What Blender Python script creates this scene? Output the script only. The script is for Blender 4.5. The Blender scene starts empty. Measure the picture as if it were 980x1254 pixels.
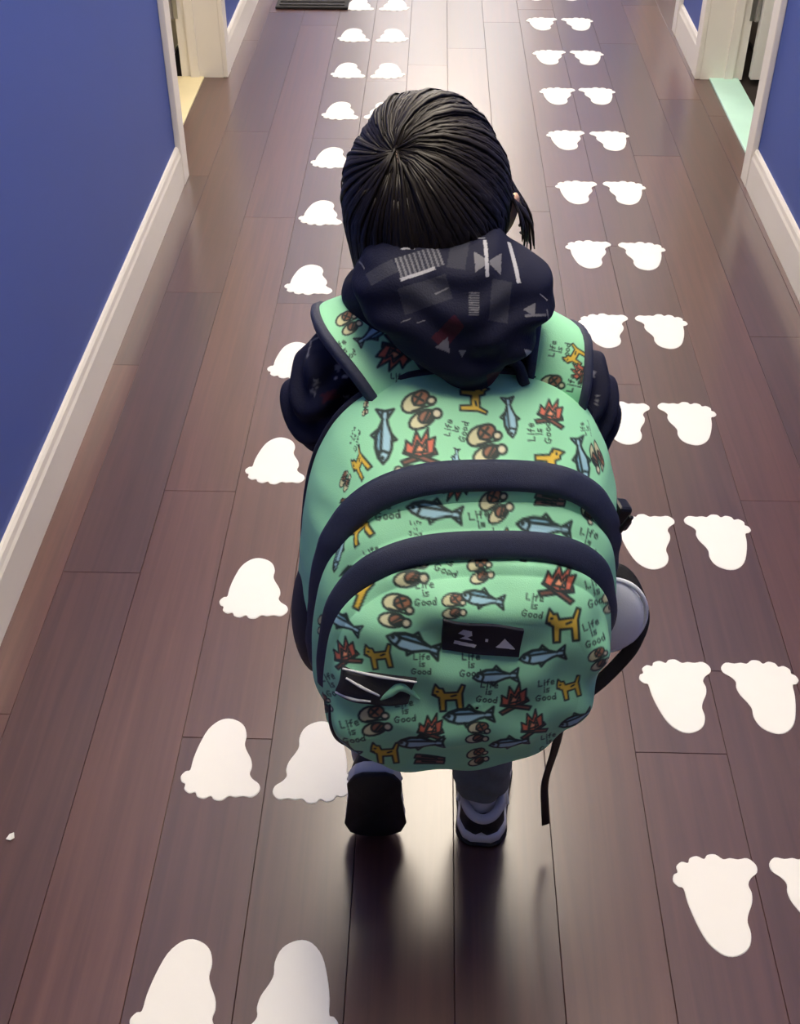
import bpy, bmesh, math, random
import numpy as np
from mathutils import Vector, Matrix
from mathutils.bvhtree import BVHTree

# ------------------------------------------------------------------ camera, world, exposure
sc = bpy.context.scene
COL = sc.collection
F_PX, IMG_W, IMG_H = 1450.0, 980, 1254
PITCH = math.atan(1192 / F_PX)
YAW = math.atan(53 / F_PX * math.cos(PITCH))
cam_d = bpy.data.cameras.new('camera')
cam_d.sensor_fit = 'VERTICAL'
cam_d.sensor_height = 24.0
cam_d.lens = F_PX * 24.0 / IMG_H
cam_d.clip_start = 0.05
cam = bpy.data.objects.new('camera', cam_d)
COL.objects.link(cam)
cam.location = (0, 0, 1.5)
cam.rotation_euler = (math.pi / 2 - PITCH, 0, YAW)
sc.camera = cam

world = bpy.data.worlds.new('world')
sc.world = world
world.use_nodes = True
world.node_tree.nodes['Background'].inputs[0].default_value = (0.9, 0.95, 1.0, 1)
world.node_tree.nodes['Background'].inputs[1].default_value = 0.3
sc.view_settings.view_transform = 'Standard'
sc.view_settings.look = 'None'
sc.view_settings.gamma = 1.0
sc.view_settings.use_curve_mapping = False
sc.view_settings.exposure = 1.1

LAMP_STRENGTH = 9.0
LAMPS = [(0.08, 3.15, 1.1), (0.08, 6.0, 1.5), (0.08, 8.1, 1.5), (0.08, 1.1, 1.1)]        # ceiling panels of the hall (x, y, length); the last is added to brighten the backpack
CEIL = 2.6
XL, XR = -0.757, 0.955                                   # wall faces
Y0, Y1 = -2.2, 9.0
rng = random.Random(7)
nrng = np.random.default_rng(5)

# ------------------------------------------------------------------ materials
def mat(name, color, rough=0.5, metal=0.0, emit=None, strength=0.0, spec=0.5, noise=0.0, nscale=20.0,
        bump=0.0, bscale=200.0, attr=None, sheen=0.0, coat=0.0):
    m = bpy.data.materials.new(name)
    m.use_nodes = True
    nt = m.node_tree
    b = nt.nodes['Principled BSDF']
    b.inputs['Base Color'].default_value = (*color, 1)
    b.inputs['Roughness'].default_value = rough
    b.inputs['Metallic'].default_value = metal
    b.inputs['Specular IOR Level'].default_value = spec
    b.inputs['Sheen Weight'].default_value = sheen
    b.inputs['Coat Weight'].default_value = coat
    tc = nt.nodes.new('ShaderNodeTexCoord')
    src = None
    if attr:
        a = nt.nodes.new('ShaderNodeAttribute')
        a.attribute_name = attr
        src = a.outputs['Color']
        nt.links.new(src, b.inputs['Base Color'])
    if noise:
        n = nt.nodes.new('ShaderNodeTexNoise')
        n.inputs['Scale'].default_value = nscale
        n.inputs['Detail'].default_value = 4
        nt.links.new(tc.outputs['Object'], n.inputs['Vector'])
        mr = nt.nodes.new('ShaderNodeMapRange')
        mr.inputs[3].default_value = 1 - noise
        mr.inputs[4].default_value = 1 + noise
        nt.links.new(n.outputs['Fac'], mr.inputs[0])
        mx = nt.nodes.new('ShaderNodeMix')
        mx.data_type = 'RGBA'
        mx.blend_type = 'MULTIPLY'
        mx.inputs[0].default_value = 1
        mx.inputs[6].default_value = (*color, 1)
        if src: nt.links.new(src, mx.inputs[6])
        nt.links.new(mr.outputs[0], mx.inputs[7])
        nt.links.new(mx.outputs[2], b.inputs['Base Color'])
    if bump:
        n = nt.nodes.new('ShaderNodeTexNoise')
        n.inputs['Scale'].default_value = bscale
        nt.links.new(tc.outputs['Object'], n.inputs['Vector'])
        bp = nt.nodes.new('ShaderNodeBump')
        bp.inputs['Strength'].default_value = bump
        bp.inputs['Distance'].default_value = 0.002
        nt.links.new(n.outputs['Fac'], bp.inputs['Height'])
        nt.links.new(bp.outputs['Normal'], b.inputs['Normal'])
    if emit:
        b.inputs['Emission Color'].default_value = (*emit, 1)
        b.inputs['Emission Strength'].default_value = strength
    return m

def wood_material():
    m = bpy.data.materials.new('dark_red_brown_hardwood')
    m.use_nodes = True
    nt = m.node_tree
    b = nt.nodes['Principled BSDF']
    oi = nt.nodes.new('ShaderNodeObjectInfo')
    tc = nt.nodes.new('ShaderNodeTexCoord')
    mp = nt.nodes.new('ShaderNodeMapping')
    mp.inputs['Scale'].default_value = (60, 2.2, 8)
    add = nt.nodes.new('ShaderNodeVectorMath')
    sc_ = nt.nodes.new('ShaderNodeVectorMath'); sc_.operation = 'SCALE'
    sc_.inputs[0].default_value = (7.3, 11.1, 3.7)
    nt.links.new(oi.outputs['Random'], sc_.inputs[3])
    nt.links.new(tc.outputs['Object'], add.inputs[0])
    nt.links.new(sc_.outputs[0], add.inputs[1])
    nt.links.new(add.outputs[0], mp.inputs[0])
    n = nt.nodes.new('ShaderNodeTexNoise')
    n.inputs['Scale'].default_value = 1.0
    n.inputs['Detail'].default_value = 5
    n.inputs['Distortion'].default_value = 0.6
    nt.links.new(mp.outputs[0], n.inputs['Vector'])
    cr = nt.nodes.new('ShaderNodeValToRGB')
    cr.color_ramp.elements[0].position = 0.3
    cr.color_ramp.elements[0].color = (0.060, 0.018, 0.014, 1)
    cr.color_ramp.elements[1].position = 0.75
    cr.color_ramp.elements[1].color = (0.095, 0.033, 0.025, 1)
    nt.links.new(n.outputs['Fac'], cr.inputs[0])
    tone = nt.nodes.new('ShaderNodeValToRGB')
    e = tone.color_ramp.elements
    e[0].color = (0.75, 0.70, 0.80, 1)
    e[1].color = (1.30, 1.25, 1.10, 1)
    x = e.new(0.5); x.color = (1.0, 0.9, 0.95, 1)
    nt.links.new(oi.outputs['Random'], tone.inputs[0])
    mx = nt.nodes.new('ShaderNodeMix')
    mx.data_type = 'RGBA'; mx.blend_type = 'MULTIPLY'
    mx.inputs[0].default_value = 1
    nt.links.new(cr.outputs[0], mx.inputs[6])
    nt.links.new(tone.outputs[0], mx.inputs[7])
    nt.links.new(mx.outputs[2], b.inputs['Base Color'])
    rr = nt.nodes.new('ShaderNodeMapRange')
    rr.inputs[3].default_value = 0.40
    rr.inputs[4].default_value = 0.48
    nt.links.new(n.outputs['Fac'], rr.inputs[0])
    nt.links.new(rr.outputs[0], b.inputs['Roughness'])
    b.inputs['IOR'].default_value = 1.5
    b.inputs['Coat Weight'].default_value = 0.9
    b.inputs['Coat IOR'].default_value = 1.7
    b.inputs['Coat Roughness'].default_value = 0.23
    bp = nt.nodes.new('ShaderNodeBump')
    bp.inputs['Strength'].default_value = 0.05
    bp.inputs['Distance'].default_value = 0.001
    nt.links.new(n.outputs['Fac'], bp.inputs['Height'])
    nt.links.new(bp.outputs['Normal'], b.inputs['Normal'])
    return m

M = {}
M['wood'] = wood_material()
M['subfloor'] = mat('dark_subfloor', (0.02, 0.012, 0.01), 0.8)
M['blue'] = mat('blue_wall_paint', (0.046, 0.090, 0.360), 0.55, noise=0.06, nscale=3.0, bump=0.1, bscale=300)
M['white'] = mat('white_trim_paint', (0.78, 0.74, 0.68), 0.35, noise=0.04, nscale=6)
M['door'] = mat('white_door_paint', (0.74, 0.73, 0.69), 0.4, noise=0.03, nscale=5)
M['ceiling'] = mat('white_ceiling_paint', (0.80, 0.77, 0.72), 0.8, noise=0.03)
M['room'] = mat('side_room_paint', (0.72, 0.70, 0.64), 0.7, noise=0.03)
M['warm_light_tint_floor'] = mat('warm_light_tint_floor', (0.80, 0.70, 0.44), 0.4, noise=0.05)  # warm room light put into the colour of threshold and room floor
M['mint'] = mat('teal_light_tint_threshold', (0.50, 0.80, 0.70), 0.3, noise=0.08, nscale=12)  # teal light from the right room put into the strip's colour
M['dark_floor'] = mat('dark_brown_room_floor', (0.05, 0.025, 0.02), 0.35, noise=0.2)
M['steel'] = mat('brushed_steel', (0.45, 0.45, 0.43), 0.35, 1.0)
M['gap'] = mat('black_rubber_seal', (0.008, 0.008, 0.008), 0.8)
M['decal'] = mat('white_vinyl_decal', (0.92, 0.90, 0.86), 0.4, noise=0.015, nscale=30)
M['mat'] = mat('black_rubber_mat', (0.010, 0.008, 0.008), 0.7, bump=0.4, bscale=400)
M['lamp'] = mat('lamp_diffuser', (0.9, 0.9, 0.9), 0.5, emit=(1.0, 0.885, 0.71), strength=LAMP_STRENGTH)
M['paper'] = mat('white_paper', (0.85, 0.85, 0.82), 0.6)
M['green'] = mat('printed_green_canvas', (0.24, 0.60, 0.34), 0.65, attr='print', bump=0.25, bscale=900)
M['navy'] = mat('navy_webbing', (0.020, 0.026, 0.060), 0.6, noise=0.25, nscale=300, bump=0.5, bscale=1200)
M['navy_dark'] = mat('dark_navy_nylon', (0.008, 0.009, 0.022), 0.6, bump=0.3, bscale=700)
M['black'] = mat('black_webbing', (0.006, 0.005, 0.006), 0.55, bump=0.4, bscale=900)
M['plastic'] = mat('black_plastic', (0.006, 0.006, 0.007), 0.35)
M['grey_mesh'] = mat('dark_grey_mesh', (0.035, 0.036, 0.035), 0.7, bump=0.6, bscale=1500)
M['reflective'] = mat('silver_reflective_tape', (0.72, 0.74, 0.74), 0.3)
M['patch'] = mat('woven_label', (0.008, 0.009, 0.02), 0.6, attr='print')
M['pouch'] = mat('white_fabric', (0.88, 0.92, 0.97), 0.6, bump=0.2, bscale=600)
M['jacket'] = mat('navy_printed_jacket', (0.012, 0.013, 0.035), 0.75, spec=0.3, attr='print', bump=0.25, bscale=500)
M['pants'] = mat('grey_jersey', (0.13, 0.15, 0.15), 0.8, noise=0.15, nscale=120, bump=0.3, bscale=800)
M['skin'] = mat('skin', (0.62, 0.38, 0.26), 0.5, attr='print')
M['hair'] = mat('black_brown_hair', (0.010, 0.0065, 0.0045), 0.50, spec=0.4, noise=0.4, nscale=60)
M['shoe_black'] = mat('black_suede', (0.008, 0.008, 0.009), 0.6, bump=0.3, bscale=600)
M['shoe_white'] = mat('white_rubber', (0.75, 0.75, 0.74), 0.45)
M['sock'] = mat('white_knit', (0.66, 0.65, 0.64), 0.8, bump=0.5, bscale=900)

# ------------------------------------------------------------------ helpers
def tag(o, label=None, cat=None, group=None, kind=None):
    if label: o['label'] = label
    if cat: o['category'] = cat
    if group: o['group'] = group
    if kind: o['kind'] = kind
    return o

def link(name, me, material=None, parent=None, smooth=False):
    o = bpy.data.objects.new(name, me)
    COL.objects.link(o)
    if material is not None and me is not None and not me.materials:
        me.materials.append(material)
    if parent is not None:
        o.parent = parent
    if smooth and me is not None:
        me.polygons.foreach_set('use_smooth', [True] * len(me.polygons))
    return o

def empty(name, loc=(0, 0, 0), rot=(0, 0, 0)):
    o = bpy.data.objects.new(name, None)
    o.empty_display_size = 0.05
    COL.objects.link(o)
    o.location = loc
    o.rotation_euler = rot
    return o

def box_into(bm, x0, x1, y0, y1, z0, z1, bev=0.0):
    vs = [bm.verts.new(p) for p in ((x0, y0, z0), (x1, y0, z0), (x1, y1, z0), (x0, y1, z0),
                                    (x0, y0, z1), (x1, y0, z1), (x1, y1, z1), (x0, y1, z1))]
    fs = [bm.faces.new([vs[i] for i in q]) for q in ((3, 2, 1, 0), (4, 5, 6, 7), (0, 1, 5, 4), (1, 2, 6, 5), (2, 3, 7, 6), (3, 0, 4, 7))]
    if bev:
        es = list({e for f in fs for e in f.edges})
        bmesh.ops.bevel(bm, geom=es, offset=bev, segments=2, affect='EDGES', profile=0.5)

def boxes(name, lst, material, parent=None, bev=0.0, kind=None):
    bm = bmesh.new()
    for b in lst:
        box_into(bm, *b, bev=bev)
    me = bpy.data.meshes.new(name)
    bm.to_mesh(me); bm.free()
    o = link(name, me, material, parent)
    if kind: o['kind'] = kind
    return o

def grid_mesh(name, G, closed_u=False, closed_v=False, cap=False):
    """G: (rows, cols, 3) -> mesh; closed_v wraps the columns, closed_u the rows."""
    R_, C_ = G.shape[:2]
    r = np.arange(R_ if closed_u else R_ - 1)
    c = np.arange(C_ if closed_v else C_ - 1)
    rr, cc = np.meshgrid(r, c, indexing='ij')
    r2, c2 = (rr + 1) % R_, (cc + 1) % C_
    q = np.stack([rr * C_ + cc, rr * C_ + c2, r2 * C_ + c2, r2 * C_ + cc], -1).reshape(-1, 4)
    me = bpy.data.meshes.new(name)
    me.vertices.add(R_ * C_)
    me.vertices.foreach_set('co', np.ascontiguousarray(G, dtype=np.float32).ravel())
    nq = len(q)
    me.loops.add(nq * 4)
    me.loops.foreach_set('vertex_index', q.astype(np.int32).ravel())
    me.polygons.add(nq)
    me.polygons.foreach_set('loop_start', np.arange(0, nq * 4, 4, dtype=np.int32))
    me.polygons.foreach_set('use_smooth', np.ones(nq, dtype=bool))
    me.update(calc_edges=True)
    me.validate()
    return me

def coords(me):
    a = np.empty(len(me.vertices) * 3, dtype=np.float32)
    me.vertices.foreach_get('co', a)
    return a.reshape(-1, 3).astype(float)

def normals(me):
    a = np.empty(len(me.vertices) * 3, dtype=np.float32)
    me.vertices.foreach_get('normal', a)
    return a.reshape(-1, 3).astype(float)

def set_colors(me, c):
    a = me.color_attributes.new('print', 'FLOAT_COLOR', 'POINT')
    full = np.ones((len(me.vertices), 4), dtype=np.float32)
    full[:, :3] = c
    a.data.foreach_set('color', full.ravel())

def spline(pts, n):
    """Catmull-Rom through pts, n samples."""
    P = np.array(pts, float)
    P = np.vstack([2 * P[0] - P[1], P, 2 * P[-1] - P[-2]])
    m = len(P) - 3
    t = np.linspace(0, m - 1e-9, n)
    i = t.astype(int); f = (t - i)[:, None]
    a, b, c, d = P[i], P[i + 1], P[i + 2], P[i + 3]
    return 0.5 * (2 * b + (c - a) * f + (2 * a - 5 * b + 4 * c - d) * f ** 2 + (3 * b - a - 3 * c + d) * f ** 3)

def unit(v):
    return v / np.maximum(np.linalg.norm(v, axis=-1, keepdims=True), 1e-9)

def ribbon(name, path, width, side, thick, material, parent, nw=6, n=60):
    """Flat band with thickness along a path; side = direction (or per-point directions) across the band."""
    P = spline(path, n)
    T = unit(np.gradient(P, axis=0))
    S = np.array(side, float)
    if S.ndim == 1: S = np.tile(S, (n, 1))
    else: S = spline(S, n)
    S = unit(S - (S * T).sum(1, keepdims=True) * T)
    N = np.cross(S, T)
    w = np.interp(np.linspace(0, 1, n), np.linspace(0, 1, len(np.atleast_1d(width))), np.atleast_1d(width))[:, None]
    cols = []
    ks = np.linspace(-0.5, 0.5, nw)
    for k in ks: cols.append(P + S * w * k + N * thick * 0.5 * (1 - (2 * abs(k)) ** 6 * 0.6))
    for k in ks[::-1]: cols.append(P + S * w * k - N * thick * 0.5 * (1 - (2 * abs(k)) ** 6 * 0.6))
    G = np.stack(cols, 1)
    G = np.concatenate([G[:1].mean(1, keepdims=True).repeat(G.shape[1], 1), G, G[-1:].mean(1, keepdims=True).repeat(G.shape[1], 1)], 0)
    me = grid_mesh(name, G, closed_v=True)
    return link(name, me, material, parent), P, S, N

def tube(name, path, rad, material, parent, n=60, k=8, closed=False):
    P = np.array(path, float) if closed else spline(path, n)
    n = len(P)
    T = unit(np.roll(P, -1, 0) - np.roll(P, 1, 0)) if closed else unit(np.gradient(P, axis=0))
    ref = np.array([0.13, 0.31, 0.94])
    A = unit(np.cross(T, ref)); B = np.cross(T, A)
    r = np.interp(np.linspace(0, 1, n), np.linspace(0, 1, len(np.atleast_1d(rad))), np.atleast_1d(rad))[:, None]
    a = np.linspace(0, 2 * np.pi, k, endpoint=False)
    G = np.stack([P + r * (np.cos(t) * A + np.sin(t) * B) for t in a], 1)
    if not closed:
        G = np.concatenate([P[:1][:, None].repeat(k, 1), G, P[-1:][:, None].repeat(k, 1)], 0)
    return link(name, grid_mesh(name, G, closed_u=closed, closed_v=True), material, parent)

def skin_mesh(name, verts, edges, radii, level=2, root=0, smooth_branch=0.5):
    me = bpy.data.meshes.new(name + '_cage')
    me.from_pydata(verts, edges, [])
    o = bpy.data.objects.new(name + '_cage', me)
    COL.objects.link(o)
    o.modifiers.new('skin', 'SKIN').branch_smoothing = smooth_branch
    for i, r in enumerate(radii):
        sv = me.skin_vertices[0].data[i]
        sv.radius = (r, r) if not hasattr(r, '__len__') else r
        sv.use_root = (i == root)
    s = o.modifiers.new('sub', 'SUBSURF'); s.levels = level; s.render_levels = level
    dg = bpy.context.evaluated_depsgraph_get()
    out = bpy.data.meshes.new_from_object(o.evaluated_get(dg))
    out.name = name
    bpy.data.objects.remove(o); bpy.data.meshes.remove(me)
    return out

def remesh(name, meshes, voxel=0.005, smooth=3, sub=0):
    bm = bmesh.new()
    for m in meshes: bm.from_mesh(m)
    me = bpy.data.meshes.new(name + '_raw')
    bm.to_mesh(me); bm.free()
    o = bpy.data.objects.new(name + '_raw', me)
    COL.objects.link(o)
    r = o.modifiers.new('r', 'REMESH'); r.mode = 'VOXEL'; r.voxel_size = voxel
    if smooth:
        s = o.modifiers.new('s', 'SMOOTH'); s.iterations = smooth; s.factor = 0.5
    if sub:
        s = o.modifiers.new('u', 'SUBSURF'); s.levels = sub; s.render_levels = sub
    dg = bpy.context.evaluated_depsgraph_get()
    out = bpy.data.meshes.new_from_object(o.evaluated_get(dg))
    out.name = name
    bpy.data.objects.remove(o); bpy.data.meshes.remove(me)
    return out

def blob(center, rad, rot=(0, 0, 0), seg=32):
    bm = bmesh.new()
    bmesh.ops.create_uvsphere(bm, u_segments=seg, v_segments=seg // 2, radius=1)
    from mathutils import Euler
    mtx = Matrix.Translation(center) @ Euler(rot).to_matrix().to_4x4() @ Matrix.Diagonal((*rad, 1))
    bmesh.ops.transform(bm, matrix=mtx, verts=bm.verts)
    me = bpy.data.meshes.new('blob'); bm.to_mesh(me); bm.free()
    return me

def set_mesh_coords(me, c):
    me.vertices.foreach_set('co', np.ascontiguousarray(c, dtype=np.float32).ravel())
    me.update()

# ------------------------------------------------------------------ flat print painted on cloth (dense vertex colours)
INK = (0.02, 0.04, 0.035)
def inside(P, poly):
    x, y = P[:, 0], P[:, 1]
    r = np.zeros(len(P), bool)
    n = len(poly)
    for i in range(n):
        x0, y0 = poly[i]; x1, y1 = poly[(i + 1) % n]
        if y0 == y1: continue
        c = ((y0 > y) != (y1 > y)) & (x < (x1 - x0) * (y - y0) / (y1 - y0) + x0)
        r ^= c
    return r

def dist(P, line, closed=False):
    d = np.full(len(P), 1e9)
    n = len(line)
    for i in range(n if closed else n - 1):
        a = np.array(line[i]); b = np.array(line[(i + 1) % n])
        ab = b - a
        t = np.clip(((P - a) @ ab) / max(ab @ ab, 1e-12), 0, 1)
        d = np.minimum(d, np.hypot(*(P - a - t[:, None] * ab).T))
    return d

def ell(cx, cy, rx, ry, rot=0.0, n=14):
    a = np.linspace(0, 2 * np.pi, n, endpoint=False)
    x, y = rx * np.cos(a), ry * np.sin(a)
    return [(cx + u * math.cos(rot) - v * math.sin(rot), cy + u * math.sin(rot) + v * math.cos(rot)) for u, v in zip(x, y)]

LETTERS = {'L': [[(0, 1), (0, 0), (.55, 0)]], 'i': [[(.2, 0), (.2, .6)], [(.2, .85), (.2, .95)]],
           'f': [[(.5, .95), (.25, .85), (.2, 0)], [(0, .55), (.45, .55)]],
           'e': [[(0, .32), (.5, .35), (.4, .62), (.1, .58), (0, .3), (.15, 0), (.5, .05)]],
           's': [[(.5, .6), (.1, .58), (.1, .35), (.45, .25), (.4, 0), (0, .03)]],
           'G': [[(.7, .85), (.35, 1), (0, .6), (.1, .1), (.5, 0), (.7, .4), (.4, .42)]],
           'o': [ell(.27, .3, .27, .3, 0, 7) + [(.54, .3)]],
           'd': [ell(.25, .28, .25, .28, 0, 7) + [(.5, .28)], [(.52, 1), (.52, 0)]]}
def text_strokes():
    out = []
    for row, (word, y, x) in enumerate((('Life', .75, -1.0), ('is', -.25, -.35), ('Good', -1.35, -1.3))):
        for ch in word:
            for s in LETTERS[ch]:
                out.append([(x + p[0] * .8, y + p[1] * .8) for p in s])
            x += {'i': .4, 'G': .85}.get(ch, .65)
    return out
MOTIF = {  # (fill polygons: colour, polygon), (ink lines), ink width -- unit size about 1
    'fish': ([((.36, .62, .70), [(-1, 0), (-.8, .18), (-.45, .3), (0, .3), (.45, .12), (.6, .08), (.95, .32), (.9, 0), (.98, -.3), (.6, -.08), (.4, -.12), (0, -.28), (-.45, -.28), (-.8, -.16)]),
              ((.22, .47, .58), [(-.75, .16), (-.4, .28), (0, .28), (.45, .1), (0, .1), (-.5, .1)])],
             [[(-.15, .28), (0, .46), (.2, .25)], [(-.2, -.28), (-.12, -.44), (.05, -.27)], [(-.62, .2), (-.55, 0), (-.62, -.2)], ell(-.8, .04, .03, .03, 0, 5), [(.7, .12), (.85, .1)], [(.7, -.1), (.86, -.1)]], .052),
    'boots': ([((.62, .62, .36), ell(-.28, .42, .62, .42, .3)), ((.33, .15, .08), ell(.08, .52, .42, .33, .3)),
               ((.66, .66, .40), ell(-.2, -.45, .66, .36, .2)), ((.30, .14, .08), ell(.0, -.38, .36, .28, .2)),
               ((.70, .66, .46), ell(.52, -.4, .22, .22)), ((.66, .62, .42), ell(.5, .25, .2, .18))],
              [[(-.3, .3), (.2, .7)], [(-.2, -.6), (.2, -.2)], [(-.1, .65), (.15, .35)], [(-.5, .05), (.5, .05)], [(0, -.6), (.25, -.4)]], .06),
    'dog': ([((.72, .50, .06), [(-.98, .22), (-.92, .55), (-.78, .92), (-.58, .64), (-.38, .62), (-.28, .32), (.45, .32), (.70, .80), (.88, .72), (.72, .20), (.74, -.88), (.42, -.88), (.36, -.22), (-.24, -.22), (-.28, -.88), (-.60, -.88), (-.62, -.02)])],
            [[(-.72, .42), (-.66, .42)], [(-.95, .22), (-.80, .18)], [(.10, .05), (.35, .12)]], .065),
    'fire': ([((.20, .09, .06), [(-.95, -.75), (-.8, -.95), (.85, -.35), (.75, -.1)]), ((.24, .10, .07), [(.95, -.75), (.8, -.95), (-.85, -.35), (-.75, -.1)]),
              ((.62, .16, .09), [(-.75, -.3), (-.7, .3), (-.4, .05), (-.2, .8), (.05, .3), (.4, .95), (.4, .35), (.75, .5), (.65, -.3), (0, -.5)]),
              ((.80, .34, .18), [(-.35, -.3), (-.15, .3), (.1, 0), (.3, .35), (.35, -.25)])],
             [[(-.3, -.3), (-.1, .1)], [(.1, -.35), (.25, 0)]], .06),
    'logs': ([((.22, .12, .10), [(-1, .1), (-.9, .4), (1, .1), (.95, -.2)]), ((.30, .15, .12), [(-1, -.35), (-.9, -.05), (1, -.1), (.95, -.4)])],
             [[(-.5, .2), (.5, .05)], [(-.5, -.2), (.4, -.25)]], .06),
    'text': ([], text_strokes(), .085),
}
def paint(P, base, items, ink=INK):
    """P (n,2) metres; items: (kind, x, y, size, rotation)."""
    C = np.tile(np.array(base, float), (len(P), 1))
    for kind, x, y, s, rot in items:
        polys, lines, w = MOTIF[kind]
        idx = np.where((abs(P[:, 0] - x) < s * 1.7) & (abs(P[:, 1] - y) < s * 1.7))[0]
        if not len(idx): continue
        D = (P[idx] - (x, y)) / s
        c, sn = math.cos(-rot), math.sin(-rot)
        L = np.stack([D[:, 0] * c - D[:, 1] * sn, D[:, 0] * sn + D[:, 1] * c], 1)
        for col, poly in polys:
            C[idx[inside(L, poly)]] = col
            k = np.clip(1.6 - dist(L, poly, True) / w, 0, 1)[:, None]
            C[idx] = C[idx] * (1 - k) + np.array(ink) * k
        for ln in lines:
            k = np.clip(1.6 - dist(L, ln) / w, 0, 1)[:, None] * (0.9 if kind == 'text' else 1)
            C[idx] = C[idx] * (1 - k) + np.array(ink) * k
    return C

def sheet(P):
    """Cloth sheet coordinates: across the body, and along the slope of the bag and the hood."""
    return np.stack([P[:, 0] * .9996 + P[:, 1] * .0282, P[:, 1] * .6351 + (P[:, 2] - 1.5) * .7724], 1)

# ------------------------------------------------------------------ the setting
floor = boxes('floor', [(-0.985, 1.22, Y0, Y1, -0.06, -0.012)], M['subfloor'], kind='structure')
tag(floor, 'dark red-brown glossy hardwood hallway floor of long planks')
PW = 0.146
seams = [-0.096 + PW * k for k in range(-5, 9)]
def plank_mesh(w, l):
    bm = bmesh.new()
    c, h = 0.0007, 0.012
    w2 = w / 2 - 0.0003; l2 = l / 2 - 0.0003
    lo = [bm.verts.new((sx * w2, sy * l2, -h)) for sx, sy in ((-1, -1), (1, -1), (1, 1), (-1, 1))]
    mid = [bm.verts.new((sx * w2, sy * l2, -c)) for sx, sy in ((-1, -1), (1, -1), (1, 1), (-1, 1))]
    top = [bm.verts.new((sx * (w2 - c), sy * (l2 - c), 0)) for sx, sy in ((-1, -1), (1, -1), (1, 1), (-1, 1))]
    for a, b in ((lo, mid), (mid, top)):
        for i in range(4):
            bm.faces.new([a[i], a[(i + 1) % 4], b[(i + 1) % 4], b[i]])
    bm.faces.new(top); bm.faces.new(lo[::-1])
    me = bpy.data.meshes.new('plank'); bm.to_mesh(me); bm.free()
    me.materials.append(M['wood'])
    return me
PLANKS = {}
for k in range(len(seams) - 1):
    xc = (seams[k] + seams[k + 1]) / 2
    y = Y0
    first = True
    while y < Y1 - 0.01:
        l = rng.choice((0.37, 0.62, 0.83, 1.1)) if first else rng.choice((1.07, 1.26, 1.41, 1.58, 1.73))
        first = False
        l = min(l, Y1 - y)
        if Y1 - y - l < 0.3: l = Y1 - y
        key = round(l, 3)
        if key not in PLANKS: PLANKS[key] = plank_mesh(PW, l)
        o = link('plank', PLANKS[key], None, floor)
        o.location = (xc, y + l / 2, rng.uniform(-0.0002, 0))
        y += l

# walls: blue faces with doorways
DL = (3.42, 4.27)      # opening in the left wall
DR = (3.45, 4.30)      # opening in the right wall
DR2 = (4.85, 5.65)     # second door in the right wall, shut
DH, WT = 2.05, 0.15
wl = boxes('wall_left', [(XL - WT, XL, Y0, DL[0] - .02, 0, CEIL), (XL - WT, XL, DL[1] + .02, Y1, 0, CEIL), (XL - WT, XL, DL[0] - .02, DL[1] + .02, DH + .02, CEIL)], M['blue'], kind='structure')
wr = boxes('wall_right', [(XR, XR + WT, Y0, DR[0] - .02, 0, CEIL), (XR, XR + WT, DR[1] + .02, DR2[0] - .02, 0, CEIL), (XR, XR + WT, DR2[1] + .02, Y1, 0, CEIL),
                          (XR, XR + WT, DR[0] - .02, DR[1] + .02, DH + .02, CEIL), (XR, XR + WT, DR2[0] - .02, DR2[1] + .02, DH + .02, CEIL)], M['blue'], kind='structure')
boxes('wall_far', [(-0.985, 1.22, Y1, Y1 + .1, 0, CEIL)], M['ceiling'], kind='structure')
boxes('wall_near', [(-0.985, 1.22, Y0 - .1, Y0, 0, CEIL)], M['room'], kind='structure')
boxes('ceiling', [(-0.985, 1.22, Y0, Y1, CEIL, CEIL + .06)], M['ceiling'], kind='structure')

def baseboard(name, side, spans):
    bm = bmesh.new()
    prof = [(0, 0), (.015, 0), (.015, .092), (.012, .100), (.010, .112), (.006, .118), (0, .118)]
    x0 = XL if side < 0 else XR
    for a, b in spans:
        ra = [bm.verts.new((x0 - side * px, a, pz)) for px, pz in prof]
        rb = [bm.verts.new((x0 - side * px, b, pz)) for px, pz in prof]
        n = len(prof)
        for i in range(n):
            bm.faces.new([ra[i], ra[(i + 1) % n], rb[(i + 1) % n], rb[i]])
        bm.faces.new(ra[::-1]); bm.faces.new(rb)
    bmesh.ops.recalc_face_normals(bm, faces=bm.faces)
    me = bpy.data.meshes.new(name); bm.to_mesh(me); bm.free()
    return tag(link(name, me, M['white']), 'white painted baseboard along the blue wall', kind='structure')
CW = 0.07
baseboard('baseboard_left', -1, [(Y0, DL[0] - CW), (DL[1] + CW, Y1)])
baseboard('baseboard_right', 1, [(Y0, DR[0] - CW), (DR[1] + CW, DR2[0] - CW), (DR2[1] + CW, Y1)])

def casing(name, side, d):
    x0 = XL if side < 0 else XR
    xs = sorted((x0 - side * .018, x0))
    xj = sorted((x0, x0 + side * WT))
    o = boxes(name, [(xs[0], xs[1], d[0] - CW, d[0], 0, DH + CW), (xs[0], xs[1], d[1], d[1] + CW, 0, DH + CW), (xs[0], xs[1], d[0], d[1], DH, DH + CW),
                     ], M['white'], bev=.003, kind='structure')
    boxes('jamb', [(xj[0], xj[1], d[0] - .018, d[0], 0, DH + .018)], M['white'], o)
    boxes('jamb', [(xj[0], xj[1], d[1], d[1] + .018, 0, DH + .018)], M['white'], o)
    boxes('head_jamb', [(xj[0], xj[1], d[0], d[1], DH, DH + .018)], M['white'], o)
    xm = x0 + side * .085
    st = sorted((xm, xm + side * .03))
    boxes('door_stop', [(st[0], st[1], d[1] - .012, d[1], 0.0, DH)], M['white'], o)
    return o
casing('trim_1', -1, DL)
casing('trim_2', 1, DR)
casing('trim_3', 1, DR2)

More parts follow.
